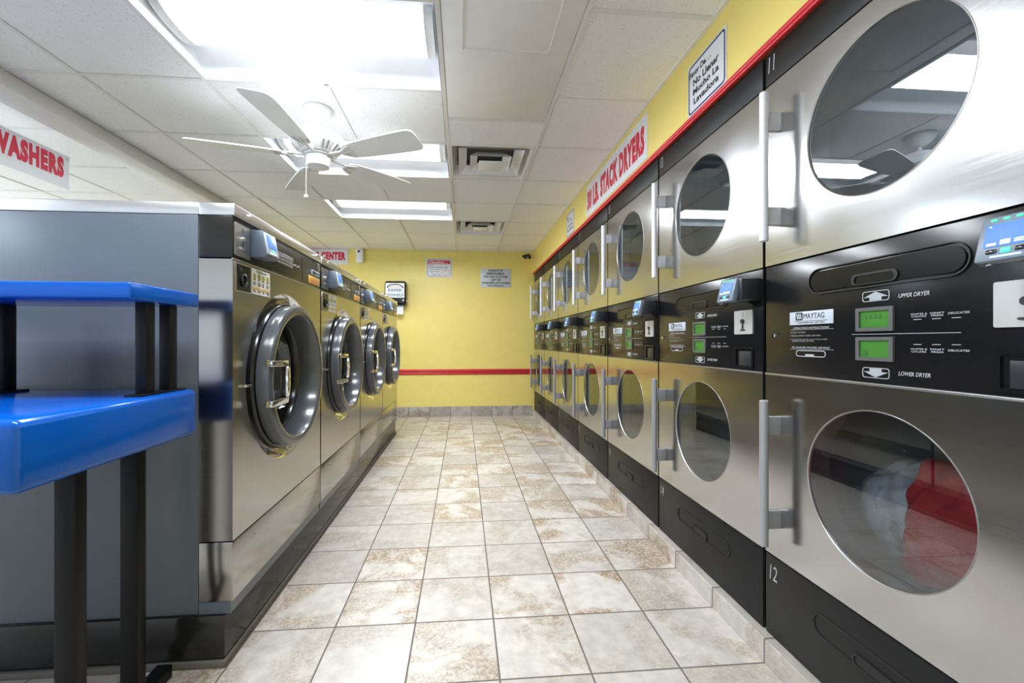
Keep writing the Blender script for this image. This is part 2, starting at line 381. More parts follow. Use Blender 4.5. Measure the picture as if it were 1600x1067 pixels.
# suspended ceiling: lay-in tiles on a 610 mm grid
G, GX0, GY0 = .61, -1.324, 2.30
LIGHTS = [1.69, 2.91, 4.13]
VENTS = [2.91, 4.74]
def in_any(x, y):
    for ly in LIGHTS:
        if GX0 < x < GX0 + 2 * G and ly < y < ly + G: return True
    for vy in VENTS:
        if GX0 + 2 * G < x < GX0 + 3 * G and vy < y < vy + G: return True
    if GX0 + 2 * G < x < GX0 + 3 * G and 1.08 < y < 2.58: return True      # access panel
    return False
cm = MB(); gm = MB()
xs = [XL] + [GX0 + i * G for i in range(-8, 5) if XL < GX0 + i * G < XR] + [XR]
ys = [YF] + [GY0 + i * G for i in range(-12, 12) if YF < GY0 + i * G < YB] + [YB]
for i in range(len(xs) - 1):
    for j in range(len(ys) - 1):
        x0, x1, y0, y1 = xs[i], xs[i + 1], ys[j], ys[j + 1]
        xm, ym = (x0 + x1) / 2, (y0 + y1) / 2
        lane = abs(xm - (GX0 + 2.5 * G)) < .1
        if lane and y0 < 2.4 < y1:   # short tile behind the access panel
            cm.box(x0 + .003, x1 - .003, 2.58, y1 - .003, ZC + .004, ZC + .02); continue
        if in_any(xm, ym): continue
        d = random.uniform(.003, .007)
        q = [random.choice((.006, .012, .014)) for _ in range(4)]
        cm.box(x0 + q[0], x1 - q[1], y0 + q[2], y1 - q[3], ZC + d, ZC + .02)
        # cross tee along x at y1 (skipped inside fixtures)
for x in xs[1:-1]:
    for j in range(len(ys) - 1):
        ym = (ys[j] + ys[j + 1]) / 2
        if abs(x - (GX0 + G)) < .01 and any(ly < ym < ly + G for ly in LIGHTS): continue
        gm.box(x - .011, x + .011, ys[j], ys[j + 1], ZC, ZC + .012)
for y in ys[1:-1]:
    for i in range(len(xs) - 1):
        x0, x1 = xs[i], xs[i + 1]; xm = (x0 + x1) / 2
        if abs(xm - (GX0 + 2.5 * G)) < .1 and 1.1 < y < 2.5: continue
        gm.box(x0 + .012, x1 - .012, y - .010, y + .010, ZC + .0005, ZC + .012)
gm.box(GX0 + 2 * G + .012, GX0 + 3 * G - .012, 2.58 - .012, 2.58 + .012, ZC + .0005, ZC + .012)
gm.box(XR - .02, XR, YF, YB, ZC, ZC + .006).box(XL, XR, YB - .02, YB, ZC, ZC + .006)
struct(cm, 'ceiling', 'ceil', smooth=False)
struct(gm, 'trim_3', 'grid', smooth=False)
struct(MB().box(XL, 2.1, YF, YB, 2.66, 2.70), 'ceiling_deck', 'white_wall', smooth=False)
struct(MB().box(-2.44, -2.265, YF, YB, 2.362, ZC + .003, .006), 'ceiling_beam', 'beam')

# smooth access panel with an inset door
ap = thing('ceiling_access_panel', 'smooth white ceiling access panel beside the nearest fluorescent light', 'ceiling panel', (GX0 + 2.5 * G, 1.83, ZC))
MB().box(-.292, .292, -.75, .735, .002, .014, .002).build('panel', 'white', ap)
f = MB()
for a in ((-.205, -.199, -.75, .125), (.194, .200, -.75, .125), (-.205, .200, .119, .125)): f.box(*a, -.001, .004)
f.build('door_seam', 'grid', ap)

# ------------------------------------------------------------------ recessed fluorescent lights
def make_light():
    t = thing('ceiling_light', '', 'ceiling light', (0, 0, ZC), 0, 'recessed fluorescent ceiling lights')
    hx = G - .014; hy = G / 2 - .013
    b = MB(); bm = b.bm
    A = [(-hx, -hy, .004), (hx, -hy, .004), (hx, hy, .004), (-hx, hy, .004)]
    B = [(-hx, -.165, .10), (hx, -.165, .10), (hx, .165, .10), (-hx, .165, .10)]
    va = [bm.verts.new(p) for p in A]; vb = [bm.verts.new(p) for p in B]
    for i in range(4):
        j = (i + 1) % 4; bm.faces.new((va[i], vb[i], vb[j], va[j]))
    bm.faces.new(vb)
    b.build('reflector', 'troffer', t, smooth=False)
    L = hx - .055
    b = MB(); n = 14
    P = [(-.15 * math.cos(PI * k / n), .098 - .055 * math.sin(PI * k / n) ** .7) for k in range(n + 1)]
    bm = b.bm
    r0 = [bm.verts.new((-L, y, z)) for y, z in P]; r1 = [bm.verts.new((L, y, z)) for y, z in P]
    for k in range(n): bm.faces.new((r0[k], r0[k + 1], r1[k + 1], r1[k]))
    b.build('lens', 'tube', t)
    for sx in (-1, 1):
        b = MB(); bm = b.bm
        Q = [(y * 1.03, .098 - (.098 - z) * 1.06) for y, z in P]
        a = [bm.verts.new((sx * L, y, z)) for y, z in Q]; c = [bm.verts.new((sx * (L + .04), y, z)) for y, z in Q]
        for k in range(n): bm.faces.new((a[k], a[k + 1], c[k + 1], c[k]))
        bm.faces.new(a); bm.faces.new(c)
        bmesh.ops.recalc_face_normals(bm, faces=bm.faces[:])
        b.build('end_cap', 'endcap', t)
    return t
lt = make_light()
for i, (ly, lab) in enumerate(zip(LIGHTS, ['bright recessed fluorescent light nearest the viewer, at the top edge of the view', 'recessed fluorescent light partly hidden behind the ceiling fan blades', 'far recessed fluorescent light beyond the ceiling fan, nearest the yellow back wall'])):
    o = lt if i == 0 else copy_tree(lt)
    o.location = (GX0 + G, ly + G / 2, ZC); o['label'] = lab

# ------------------------------------------------------------------ stepped square air vents
def make_vent():
    t = thing('ceiling_vent', '', 'air vent', (0, 0, ZC), 0, 'square stepped air vents')
    h = G / 2 - .013
    b = MB(); bm = b.bm
    def ring(h0, z0, h1, z1):
        a = [bm.verts.new((x * h0, y * h0, z0)) for x, y in ((-1, -1), (1, -1), (1, 1), (-1, 1))]
        c = [bm.verts.new((x * h1, y * h1, z1)) for x, y in ((-1, -1), (1, -1), (1, 1), (-1, 1))]
        for i in range(4):
            j = (i + 1) % 4; bm.faces.new((a[i], c[i], c[j], a[j]))
    ring(h, .002, h - .01, .002); ring(h - .01, .002, .245, .09)
    b.build('frame', 'white', t, smooth=False)
    b = MB(); bm = b.bm
    bm.faces.new([bm.verts.new((x * .25, y * .25, .12)) for x, y in ((-1, -1), (1, -1), (1, 1), (-1, 1))])
    b.build('duct', 'void', t, smooth=False)
    for h0, z0, h1, z1 in ((.235, .010, .175, .060), (.150, -.004, .095, .045)):
        b = MB(); bm = b.bm
        for dz in (0, .004):
            a = [bm.verts.new((x * h0, y * h0, z0 + dz)) for x, y in ((-1, -1), (1, -1), (1, 1), (-1, 1))]
            c = [bm.verts.new((x * h1, y * h1, z1 + dz)) for x, y in ((-1, -1), (1, -1), (1, 1), (-1, 1))]
            for i in range(4):
                j = (i + 1) % 4; bm.faces.new((a[i], c[i], c[j], a[j]))
        b.build('louvre_cone', 'white', t, smooth=False)
    MB().box(-.085, .085, -.085, .085, -.014, -.008, .002).build('centre_plate', 'white', t)
    return t
vt = make_vent()
for i, (vy, lab) in enumerate(zip(VENTS, ['white stepped air vent beside the middle light, nearer of two', 'white stepped air vent nearest the back wall, farther of two'])):
    o = vt if i == 0 else copy_tree(vt)
    o.location = (GX0 + 2.5 * G, vy + G / 2, ZC); o['label'] = lab

# ------------------------------------------------------------------ ceiling fan
FX, FY = -.838, 2.54
fan = thing('ceiling_fan', 'white five-blade ceiling fan with pull chain on a short rod', 'ceiling fan', (FX, FY, ZC))
MB((0, 0, -ZC)).lathe((0, 0, 0), [(.0, ZC), (.082, ZC), (.084, ZC - .012), (.075, ZC - .03), (.055, ZC - .055), (.036, ZC - .068), (.03, ZC - .074), (0, ZC - .074)], 40, 'z').build('canopy', 'fanwhite', fan)
MB((0, 0, -ZC)).cyl((0, 0, 2.30), (0, 0, 2.40), .013).build('rod', 'fanwhite', fan)
housing = MB((0, 0, -ZC)).lathe((0, 0, 0), [(0, 2.335), (.03, 2.333), (.07, 2.322), (.115, 2.300), (.145, 2.270), (.152, 2.248), (.150, 2.232), (.143, 2.226), (.098, 2.186), (.09, 2.18), (0, 2.18)], 48, 'z').build('motor_housing', 'fanwhite', fan)
for k in range(30):
    if k % 6 == 0: continue
    a = 2 * PI * k / 30
    m = Matrix.Rotation(a, 4, 'Z') @ Matrix.Translation((.121, 0, 2.2045)) @ Matrix.Rotation(-math.radians(41.6), 4, 'Y')
    MB((0, 0, -ZC)).box(-.024, .024, -.0052, .0052, -.001, .001, mtx=m).build('vent_slot', 'dullmetal', housing)
MB((0, 0, -ZC)).lathe((0, 0, 0), [(.0, 2.182), (.078, 2.182), (.08, 2.172), (.066, 2.168), (.064, 2.122), (.060, 2.112), (.052, 2.108), (0, 2.106)], 40, 'z').build('switch_housing', 'fanwhite', fan)
for k in range(5):
    a = math.radians(-95.5 + 72 * k)
    R = Matrix.Rotation(a, 4, 'Z')
    pit = Matrix.Rotation(math.radians(-12), 4, 'X')
    # blade iron: arm and a three pronged plate
    br = MB((0, 0, -ZC))
    tm = R @ Matrix.Translation((0, 0, 2.175))
    br.box(.075, .185, -.011, .011, -.004, .004, .002, mtx=tm)
    tp = R @ Matrix.Translation((0, 0, 2.172)) @ pit
    for dy, an in ((-.03, -28), (0, 0), (.03, 28)):
        br.box(.0, .075, -.008, .008, -.009, -.003, .002, mtx=tp @ Matrix.Translation((.165, dy * .3, 0)) @ Matrix.Rotation(math.radians(an), 4, 'Z'))
    for dy in (-.036, 0, .036):
        br.box(.215, .238, dy - .010, dy + .010, -.010, -.003, .003, mtx=tp)
    br.build('blade_iron', 'fanwhite', fan)
    bl = MB((0, 0, -ZC)); bm = bl.bm
    pts = []
    x0, x1 = .185, .655
    prof = [(x0, .040), (x0 + .03, .056), (.30, .067), (.45, .077), (.60, .083), (.630, .080), (.648, .068), (x1, .048)]
    outline = [(x, y) for x, y in prof] + [(x, -y) for x, y in reversed(prof)]
    top = [bm.verts.new((x, y, .003)) for x, y in outline]; bot = [bm.verts.new((x, y, -.003)) for x, y in outline]
    bm.faces.new(top); bm.faces.new(bot[::-1])
    for i in range(len(top)):
        j = (i + 1) % len(top); bm.faces.new((top[i], bot[i], bot[j], top[j]))
    bmesh.ops.recalc_face_normals(bm, faces=bm.faces[:])
    bmesh.ops.transform(bm, matrix=tp, verts=bm.verts[:])
    bl.build('blade', 'blade', fan)
ch = MB((0, 0, -ZC)).cyl((-.058, -.028, 1.935), (-.058, -.028, 2.13), .0017, seg=8).build('pull_chain', 'fanwhite', fan)
MB((0, 0, -ZC)).sphere((-.058, -.028, 1.93), .012).build('pull_ball', 'fanwhite', ch)

# ------------------------------------------------------------------ stacked dryers (front view local: x right, y into the machine, z up)
DW, DX, DZ = .815, 1.06, .082
W_ = .803                      # machine width, a dark seam between neighbours
ZO = (0, 0, -DZ)
def make_dryer():
    t = thing('stacked_dryer', '', 'dryer', (DX, 0, DZ), -PI / 2, 'stacked stainless dryers along the right wall')
    # carcass: open-fronted box
    b = MB(ZO)
    b.box(0, .012, .022, .88, DZ, 2.098).box(W_ - .012, W_, .022, .88, DZ, 2.098).box(.012, W_ - .012, .86, .88, DZ, 2.098)
    b.box(.012, W_ - .012, .022, .86, DZ, DZ + .02).box(.012, W_ - .012, .022, .86, 2.078, 2.098).box(.012, W_ - .012, .06, .86, .98, 1.0).box(.012, W_ - .012, .06, .86, 1.35, 1.37)
    b.build('carcass', 'blackm', t)
    MB(ZO).box(.001, W_ - .001, 0, .022, 1.990, 2.100, .003).build('top_panel', 'satin', t)
    # lower drawer panel
    lp = MB(ZO).box(.001, W_ - .001, 0, .022, DZ + .002, .362, .004).build('lint_drawer', 'satin', t)
    s = stadium(.205, .615, .222, .290)
    si = stadium(.209, .611, .226, .286)
    MB(ZO).prism_frame(s, si, -.0025, .001).build('drawer_outline', 'blackm', lp)
    MB(ZO).prism(rrect(.345, .45, .2275, .252, .011), -.003, .001).prism_frame(rrect(.338, .457, .2235, .258, .015), rrect(.345, .45, .2275, .252, .011), -.006, .001).build('finger_pull', 'blackm', lp)
    # doors
    for up, (z0, z1, cz, hz0, hz1, c1, c2) in enumerate(((.367, .986, .700, .42, .90, .817, .503), (1.362, 1.985, 1.705, 1.436, 1.927, 1.836, 1.519))):
        cx, r = .402, .219
        d = MB(ZO).plate_hole(.001, W_ - .001, z0, z1, 0, .02, cx, cz, r, .012).build('door', 'steel', t, angle=30)
        MB(ZO).lathe((cx, 0, cz), [(r + .0012, .001), (r + .0008, -.0014), (r - .0006, -.0016), (r - .0026, .001), (r - .0026, .008)], 72).build('window_trim', 'dullmetal', d)
        MB(ZO).lathe((cx, 0, cz), [(0, .004), (r - .003, .004)], 72, out=1).build('window_glass', 'glass', d)
        h = MB(ZO)
        h.cyl((.073, -.060, hz0), (.073, -.060, hz1), .0135, seg=24)
        h.sphere((.073, -.060, hz1), .0135, 1, 1, .35).sphere((.073, -.060, hz0), .0135, 1, 1, .35)
        for c in (c1, c2): h.box(.055, .075, -.058, .002, c - .031, c + .031, .004)
        h.build('handle', 'alu' if up else 'alu_shaded', d)
        MB(ZO).lathe((cx, 0, cz), [(r + .006, .014), (r + .03, .10), (.33, .14), (.33, .70), (.30, .72), (0, .72)], 48).build('drum', 'drum', t)
    # control panel between the doors
    p = MB(ZO).box(.001, W_ - .001, .001, .022, .990, 1.358, .003).build('control_panel', 'black', t)
    MB(ZO).box(.001, W_ - .001, -.003, .003, .984, .9905, .001).build('panel_edge_strip', 'dullmetal', t)
    # rounded lint cover with thumb notch
    s = stadium(.193, .607, 1.244, 1.314); si = stadium(.199, .601, 1.250, 1.308)
    q = MB(ZO).prism(si, -.003, .002).build('lint_cover', 'black', p)
    MB(ZO).prism_frame(stadium(.190, .610, 1.241, 1.317), s, -.004, .002).prism_frame(rrect(.338, .462, 1.2495, 1.280, .014), rrect(.346, .454, 1.2515, 1.274, .010), -.007, -.002).build('lint_cover_rim', 'blackm', p)
    MB(ZO).prism(rrect(.346, .454, 1.2515, 1.274, .010), -.0036, -.0030).build('thumb_notch', 'rubber', p)
    # green displays
    for k, zc in enumerate((1.157, 1.080)):
        f = MB(ZO).prism_frame(rrect(.349, .449, zc - .031, zc + .031, .002, 2), rrect(.359, .439, zc - .022, zc + .022, .002, 2), -.005, .002).build('display', 'lcdframe', p)
        MB(ZO).box(.358, .440, .000, .0012, zc - .023, zc + .023).build('display_glass', 'lcd', t)
        x = MB(ZO)
        if k == 0: x.box(.372, .418, -.0008, .0, zc + .003, zc + .0045).box(.374, .376, -.0008, .0, zc + .0035, zc + .011).box(.386, .388, -.0008, .0, zc + .0035, zc + .011).box(.400, .402, -.0008, .0, zc + .0035, zc + .011).box(.412, .414, -.0008, .0, zc + .0035, zc + .011)
        else: x.text('3', .366, .380, zc - .016, zc - .003, -.0005)
        x.build('display_digits', 'lcdink', t)
    # silk-screened writing
    L = MB(ZO)
    L.text('UPPER DRYER', .459, .529, 1.2055, 1.2155, 0, .02, .25).text('LOWER DRYER', .459, .531, 1.0165, 1.0265, 0, .02, .25)
    for zz, flip in ((1.217, 1), (1.018, -1)):
        L.prism_frame(rrect(.365, .437, zz - .0135, zz + .0135, .007), rrect(.3668, .4352, zz - .0117, zz + .0117, .006), -.0006, .0008)
        A = [(.401, .0112), (.4335, -.003), (.417, -.003), (.417, -.0112), (.385, -.0112), (.385, -.003), (.3685, -.003)]
        L.prism([(x, zz + flip * z) for x, z in A], -.0006, .0008)
    L.box(.334, .590, -.0006, .0008, 1.1178, 1.1192)
    for x0, x1, a, c in ((.487, .524, 'WHITES &', 'COLORS'), (.530, .559, "PERM'T", 'PRESS')):
        L.text(a, x0, x1, 1.1615, 1.1655, 0, .02).text(c, x0 + .002, x1 - .002, 1.156, 1.160, 0, .02)
        L.text(a, x0, x1, 1.0795, 1.0835, 0, .02) .text(c, x0 + .002, x1 - .002, 1.0735, 1.0775, 0, .02)
    for z in (1.159, 1.0775): L.text('DELICATES', .566, .606, z, z + .0045, 0, .02)
    for x in (.494, .534, .573):
        for z in (1.150, 1.0915): L.box(x, x + .017, -.0006, .0008, z, z + .0016)
    L.text('OPERATING INSTRUCTIONS', .128, .262, 1.1385, 1.1445, 0, .015, .25).box(.115, .276, -.0006, .0008, 1.1362, 1.1372)
    for z, s_ in ((1.127, 'INSERT PAYMENT'), (1.1165, 'PRESS DESIRED FABRIC SETTING'), (1.1045, 'TO RESTART DRYER, SHUT DOOR, PRESS')):
        L.box(.116, .1185, -.0006, .0008, z, z + .002).text(s_, .123, .123 + .0039 * len(s_), z - .001, z + .003, 0)
    L.text('DESIRED FABRIC SETTING', .123, .208, 1.0985, 1.1025, 0)
    L.text('TO ENSURE PROPER DRYING', .122, .264, 1.0775, 1.0835, 0, .015, .25).box(.115, .276, -.0006, .0008, 1.0745, 1.0755)
    L.prism_frame(stadium(.138, .250, 1.052, 1.072), stadium(.1405, .2475, 1.0545, 1.0695), -.0006, .0008)
    L.box(.176, .208, -.0006, .0008, 1.0545, 1.0605)
    L.build('panel_lettering', 'print_', p)
    # maker's plate
    MB(ZO).box(.113, .276, -.0012, .002, 1.152, 1.193, .0005).build('maker_plate', 'label', t)
    k = MB(ZO).prism(rrect(.139, .166, 1.166, 1.190, .003), -.0022, -.0010)
    k.text('MAYTAG', .170, .247, 1.170, 1.1865, -.0012, .0).text('COMMERCIAL DRYERS', .145, .248, 1.1555, 1.160, -.0012).box(.131, .256, -.0018, -.0008, 1.1622, 1.1632)
    k.build('maker_lettering', 'ink', t)
    k = MB(ZO)
    for i in range(3): k.prism([(.1425 + i * .0066, 1.186), (.1465 + i * .0066, 1.186), (.1505 + i * .0066, 1.170), (.1465 + i * .0066, 1.170)], -.0027, -.0020)
    k.build('maker_emblem', 'label', t)
    # coin plate with lock, coin return cup
    c = MB(ZO).prism(rrect(.648, .752, 1.127, 1.217, .004), -.004, .002).build('coin_plate', 'plate', t)
    MB(ZO).cyl((.70, -.010, 1.176), (.70, -.003, 1.176), .0085).box(.6965, .7035, -.008, -.003, 1.142, 1.172, .002).box(.687, .713, -.009, -.003, 1.1405, 1.1455, .002).box(.699, .701, -.0046, -.003, 1.19, 1.21).build('coin_lock', 'ink', c)
    c = MB(ZO).prism_frame(rrect(.650, .756, .998, 1.078, .004), rrect(.660, .748, 1.006, 1.072, .004), -.006, .001).build('coin_return', 'black', t)
    MB(ZO).box(.672, .746, -.0018, .001, 1.008, 1.062, .001).build('return_flap', 'readerblack', c)
    MB(ZO).cyl((.045, -.004, 1.119), (.045, .002, 1.119), .0085).cyl((.045, -.007, 1.119), (.045, -.003, 1.119), .0045).build('panel_lock', 'chrome', t)
    # card reader: black box, grey bezel leaning back, lit screen
    c = MB(ZO)
    c.box(.708, .800, -.078, .002, 1.247, 1.325, .006)
    c.build('card_reader', 'readerblack', t)
    tilt = Matrix.Translation((0, -.084, 1.284)) @ Matrix.Rotation(math.radians(-13), 4, 'X')
    MB(ZO).box(.688, .782, -.010, .012, -.042, .044, .005, mtx=tilt).build('reader_bezel', 'bezel', t)
    q = MB(ZO).box(.700, .770, -.0118, -.009, -.016, .028, .001, mtx=tilt).build('reader_screen', 'screen', t)
    x = MB(ZO)
    for a in ((.706, .720, -.013, -.009), (.726, .740, -.013, -.005), (.746, .762, -.012, -.010), (.746, .762, -.008, -.006), (.706, .709, .022, .024)): x.box(a[0], a[1], -.0125, -.0115, a[2], a[3], mtx=tilt)
    x.build('screen_icons', 'screenlit', q)
    x = MB(ZO)
    for i in range(4): x.box(.705 + i * .018, .714 + i * .018, -.0118, -.009, .034, .038, .001, mtx=tilt)
    x.box(.728, .742, -.0125, -.009, -.029, -.020, .002, mtx=tilt)
    x.build('indicator_lights', 'ledgreen', t)
    for bx in (.706, .748): MB(ZO).box(bx, bx + .016, -.0122, -.009, -.0285, -.0205, .002, mtx=tilt).build('reader_button', 'rubber', t)
    MB(ZO).box(.714, .758, -.0122, -.009, -.036, -.033, .001, mtx=tilt).build('card_slot_light', 'ledblue', t)
    x = MB(ZO); x.cyl((.700, -.098, 1.243), (.700, -.085, 1.246), .006); x.build('reader_stud', 'chrome', t)
    return t
dr = make_dryer()
dlabels = ['nearest stacked stainless dryer, numbered 11 and 12, red clothes behind its lower window',
           'stacked stainless dryer numbered 13 and 14, next to the one holding red clothes',
           'stacked stainless dryer numbered 15 and 16, third from the viewer',
           'stacked stainless dryer numbered 17 and 18, middle of the seven in the row',
           'stacked stainless dryer numbered 19 and 20, third from the yellow back wall',
           'stacked stainless dryer numbered 21 and 22, second from the yellow back wall',
           'farthest stacked stainless dryer, standing against the yellow back wall']
for i in range(7):
    o = dr if i == 0 else copy_tree(dr, skip=('machine_number',))
    o.location = (DX, 1.42 + i * DW - .006, DZ); o['label'] = dlabels[i]
    if i == 0: dryers = []
    dryers.append(o)
for i, o in enumerate(dryers):
    n = 11 + 2 * i
    MB(ZO).text(str(n), .016, .046, 2.030, 2.084, 0, .0, .12).build('machine_number', 'print_', o)
    MB(ZO).text(str(n + 1), .022, .056, .280, .330, 0, .0, .12).build('machine_number', 'print_', o)
# clothes at rest in the lower drum of the nearest dryer
def cloth(name, c, r, sx, sy, sz, mat, seed, label):
    t = bmesh.new(); bmesh.ops.create_icosphere(t, subdivisions=5, radius=1)
    rn = random.Random(seed); W = [(Vector((rn.uniform(-1, 1), rn.uniform(-1, 1), rn.uniform(-1, 1))).normalized() * rn.uniform(2.5, 8), rn.uniform(0, 6), rn.uniform(.02, .07)) for _ in range(14)]
    for v in t.verts:
        d = v.co.normalized(); k = 1 + sum(a * abs(math.sin(w.dot(d) + p)) for w, p, a in W) - .32
        v.co = Vector((d.x * sx, d.y * sy, d.z * sz)) * r * k
        if v.co.z < -sz * r * .62: v.co.z = -sz * r * .62 + (v.co.z + sz * r * .62) * .15
    b = MB(); b._take(t)
    o = b.build(name, mat); o.location = c
    return tag(o, label, 'clothes')
cloth('red_garment', (1.06 + .30, .945, .585), .20, .85, .95, 1.05, 'redcloth', 3, 'crumpled red garment inside the lower drum of the nearest dryer')
cloth('white_garment', (1.06 + .37, 1.262, .545), .155, .8, .6, 1.0, 'whitecloth', 9, 'pale crumpled laundry left of the red garment in the lower drum')

# ------------------------------------------------------------------ washers
PZ, WX, WW, WY0 = .172, -.785, .905, 1.52
WO = (0, 0, -PZ)
pl = thing('washer_plinth', 'glossy black plinth under the row of front-load washers', 'plinth', (-1.3, 3.3, 0))
MB((1.3, -3.3, 0)).box(-1.80, -.805, 1.508, 5.15, .022, PZ, .006).build('curb', 'plinth', pl)
MB((1.3, -3.3, 0)).box(-1.79, -.798, 1.500, 5.145, 0, .024, .004).build('mortar_strip', 'plinth_gap', pl)
ww = WW - .016
def make_washer():
    t = thing('front_load_washer', '', 'washing machine', (WX, 0, PZ), PI / 2, 'stainless front-load washers on the black plinth')
    MB(WO).box(0, ww, .112, .95, PZ, 1.53, .003).build('cabinet', 'grey_case', t)
    cx, cz, R = .445, .950, .358
    fp = MB(WO).plate_hole(0, ww, .418, 1.382, 0, .11, cx, cz, R, .004).build('front_panel', 'steel2', t, angle=30)
    # pressed round recess in the panel
    MB(WO).lathe((cx, 0, cz), [(R + .002, .0), (R - .003, .002), (R - .010, .012), (R - .022, .028), (R - .036, .038), (R - .07, .042), (.24, .042)], 80).build('door_recess', 'chrome', fp)
    lo = MB(WO).box(0, ww, 0, .11, .212, .414, .003).build('kick_panel', 'steel2', t)
    MB(WO).cyl((.16, -.003, .375), (.16, .002, .375), .006).build('screw', 'dullmetal', lo)
    MB(WO).box(0, ww, .006, .11, PZ, .212).build('toe_strip', 'grey_case', t)
    cp = MB(WO).box(0, ww, .001, .11, 1.386, 1.530, .003).build('control_panel', 'olive', t)
    MB(WO).box(.002, ww - .002, -.001, .004, 1.382, 1.3865, .001).build('panel_edge_strip', 'dullmetal', t)
    tp = MB(WO).box(0, ww, -.006, .11, 1.531, 1.572, .003).box(0, ww, .11, .95, 1.531, 1.572, .003).build('top_cover', 'litsteel', t)
    for x in (.09, .80): MB(WO).cyl((x, -.012, 1.552), (x, -.004, 1.552), .008).sphere((x, -.012, 1.552), .0075, 1, .5, 1).build('bolt', 'chrome', tp)
    # coin plate with lock
    c = MB(WO).prism(rrect(.010, .110, 1.398, 1.512, .006), -.004, .002).build('coin_plate', 'dullmetal', t)
    MB(WO).cyl((.060, -.012, 1.462), (.060, -.003, 1.462), .0075).box(.040, .085, -.009, -.003, 1.424, 1.430, .002).build('coin_lock', 'chrome', c)
    MB(WO).box(.0585, .0615, -.0050, -.0035, 1.434, 1.452).box(.0585, .0615, -.0050, -.0035, 1.485, 1.500).build('coin_slot', 'ink', c)
    # card reader: wedge, screen looks up and forward
    b = MB(WO); bm = b.bm
    prof = [(.002, 1.412), (-.050, 1.412), (-.060, 1.421), (-.042, 1.512), (.002, 1.514)]
    a_ = [bm.verts.new((.120, y, z)) for y, z in prof]; c_ = [bm.verts.new((.222, y, z)) for y, z in prof]
    bm.faces.new(a_); bm.faces.new(c_[::-1])
    for i in range(5):
        j = (i + 1) % 5; bm.faces.new((a_[i], c_[i], c_[j], a_[j]))
    bmesh.ops.recalc_face_normals(bm, faces=bm.faces[:])
    bmesh.ops.bevel(bm, geom=bm.edges[:], offset=.004, segments=2, profile=.5, affect='EDGES')
    cr = b.build('card_reader', 'readergrey', t)
    tl = Matrix.Translation((.171, -.0515, 1.467)) @ Matrix.Rotation(-math.atan2(.018, .091), 4, 'X')
    MB(WO).box(-.047, .047, -.004, .004, -.043, .041, .003, mtx=tl).build('reader_bezel', 'label', cr)
    MB(WO).box(-.036, .036, -.0058, -.003, -.018, .033, .001, mtx=tl).build('reader_screen', 'screen', cr)
    MB(WO).box(-.012, .012, -.006, -.003, -.031, -.022, .002, mtx=tl).build('reader_button', 'ledgreen', cr)
    MB(WO).box(-.03, .02, -.006, -.003, -.039, -.035, .001, mtx=tl).build('reader_light', 'screenlit', cr)
    # display strip, buttons, plates
    MB(WO).box(.330, .515, -.0015, .002, 1.434, 1.484, .001).build('display_window', 'lcdframe', cp)
    k = MB(WO)
    for i in range(4):
        for j in range(3): k.box(.340 + i * .043, .374 + i * .043, -.0022, -.001, 1.440 + j * .014, 1.4435 + j * .014)
    k.build('display_text', 'print_', cp)
    for x in (.545, .580): MB(WO).cyl((x, -.005, 1.452), (x, .002, 1.452), .0085).build('button', 'dullmetal', cp)
    MB(WO).box(.30, .63, -.0008, .002, 1.3915, 1.3925).box(.636, .6375, -.0008, .002, 1.40, 1.515).build('panel_lines', 'lcdframe', cp)
    MB(WO).box(.755, .872, -.003, .002, 1.448, 1.474, .001).build('name_plate', 'label', t)
    k = MB(WO).box(.765, .80, -.0040, -.0025, 1.453, 1.469).box(.798, .862, -.0040, -.0025, 1.458, 1.4645); k.build('name_plate_print', 'ink', t)
    MB(WO).box(.845, .885, -.0015, .002, 1.478, 1.522, .001).build('number_sticker', 'dullmetal', t)
    s = MB(WO).box(.716, .876, -.0015, .002, 1.400, 1.440, .0005).build('warning_sticker', 'labelyellow', t)
    k = MB(WO)
    for i, (q, wv) in enumerate(((.04, .09), (.02, .13), (.02, .12), (.03, .10))): k.box(.716 + q, .716 + q + wv * .95, -.0022, -.0012, 1.430 - i * .0085, 1.4335 - i * .0085)
    k.build('warning_print', 'orange', s)
    # soap dispenser recess and instruction sticker
    d = MB(WO).prism_frame(rrect(.012, .122, 1.272, 1.376, .003, 2), rrect(.018, .116, 1.279, 1.370, .003, 2), -.004, .002).build('soap_dispenser', 'dullmetal', t)
    MB(WO).box(.018, .116, -.0015, .001, 1.279, 1.370).build('dispenser_cavity', 'rubber', d)
    MB(WO).lathe((.07, -.002, 1.318), [(.022, 0), (.024, -.004), (.018, -.006), (.016, 0)], 24).box(.035, .055, -.006, -.001, 1.345, 1.36, .002).build('dispenser_knob', 'readerblack', d)
    s = MB(WO).box(.130, .278, -.0012, .002, 1.278, 1.374).build('instruction_sticker', 'paper', t)
    for i in range(4): MB(WO).lathe((.149 + i * .036, -.0012, 1.346), [(0, -.001), (.011, -.001), (.011, 0)], 20).build('colour_dot', 'greendot', s)
    MB(WO).box(.133, .275, -.0018, -.0010, 1.2965, 1.3035).build('colour_band', 'labelyellow', s)
    k = MB(WO).box(.165, .245, -.002, -.001, 1.364, 1.367)
    for z in (1.332, 1.322, 1.317, 1.312, 1.292, 1.287):
        for i in range(4): k.box(.138 + i * .036, .138 + i * .036 + random.uniform(.014, .026), -.002, -.001, z, z + .0018)
    k.build('sticker_print', 'ink', s)
    # door: black hinge ring, grey ring, gasket and bulging glass, chrome pull
    dd = MB(WO).lathe((cx, 0, cz), [(.316, .040), (.318, .002), (.313, -.006), (.29, -.008), (.29, .04)], 80).build('door_ring', 'rubber', t)
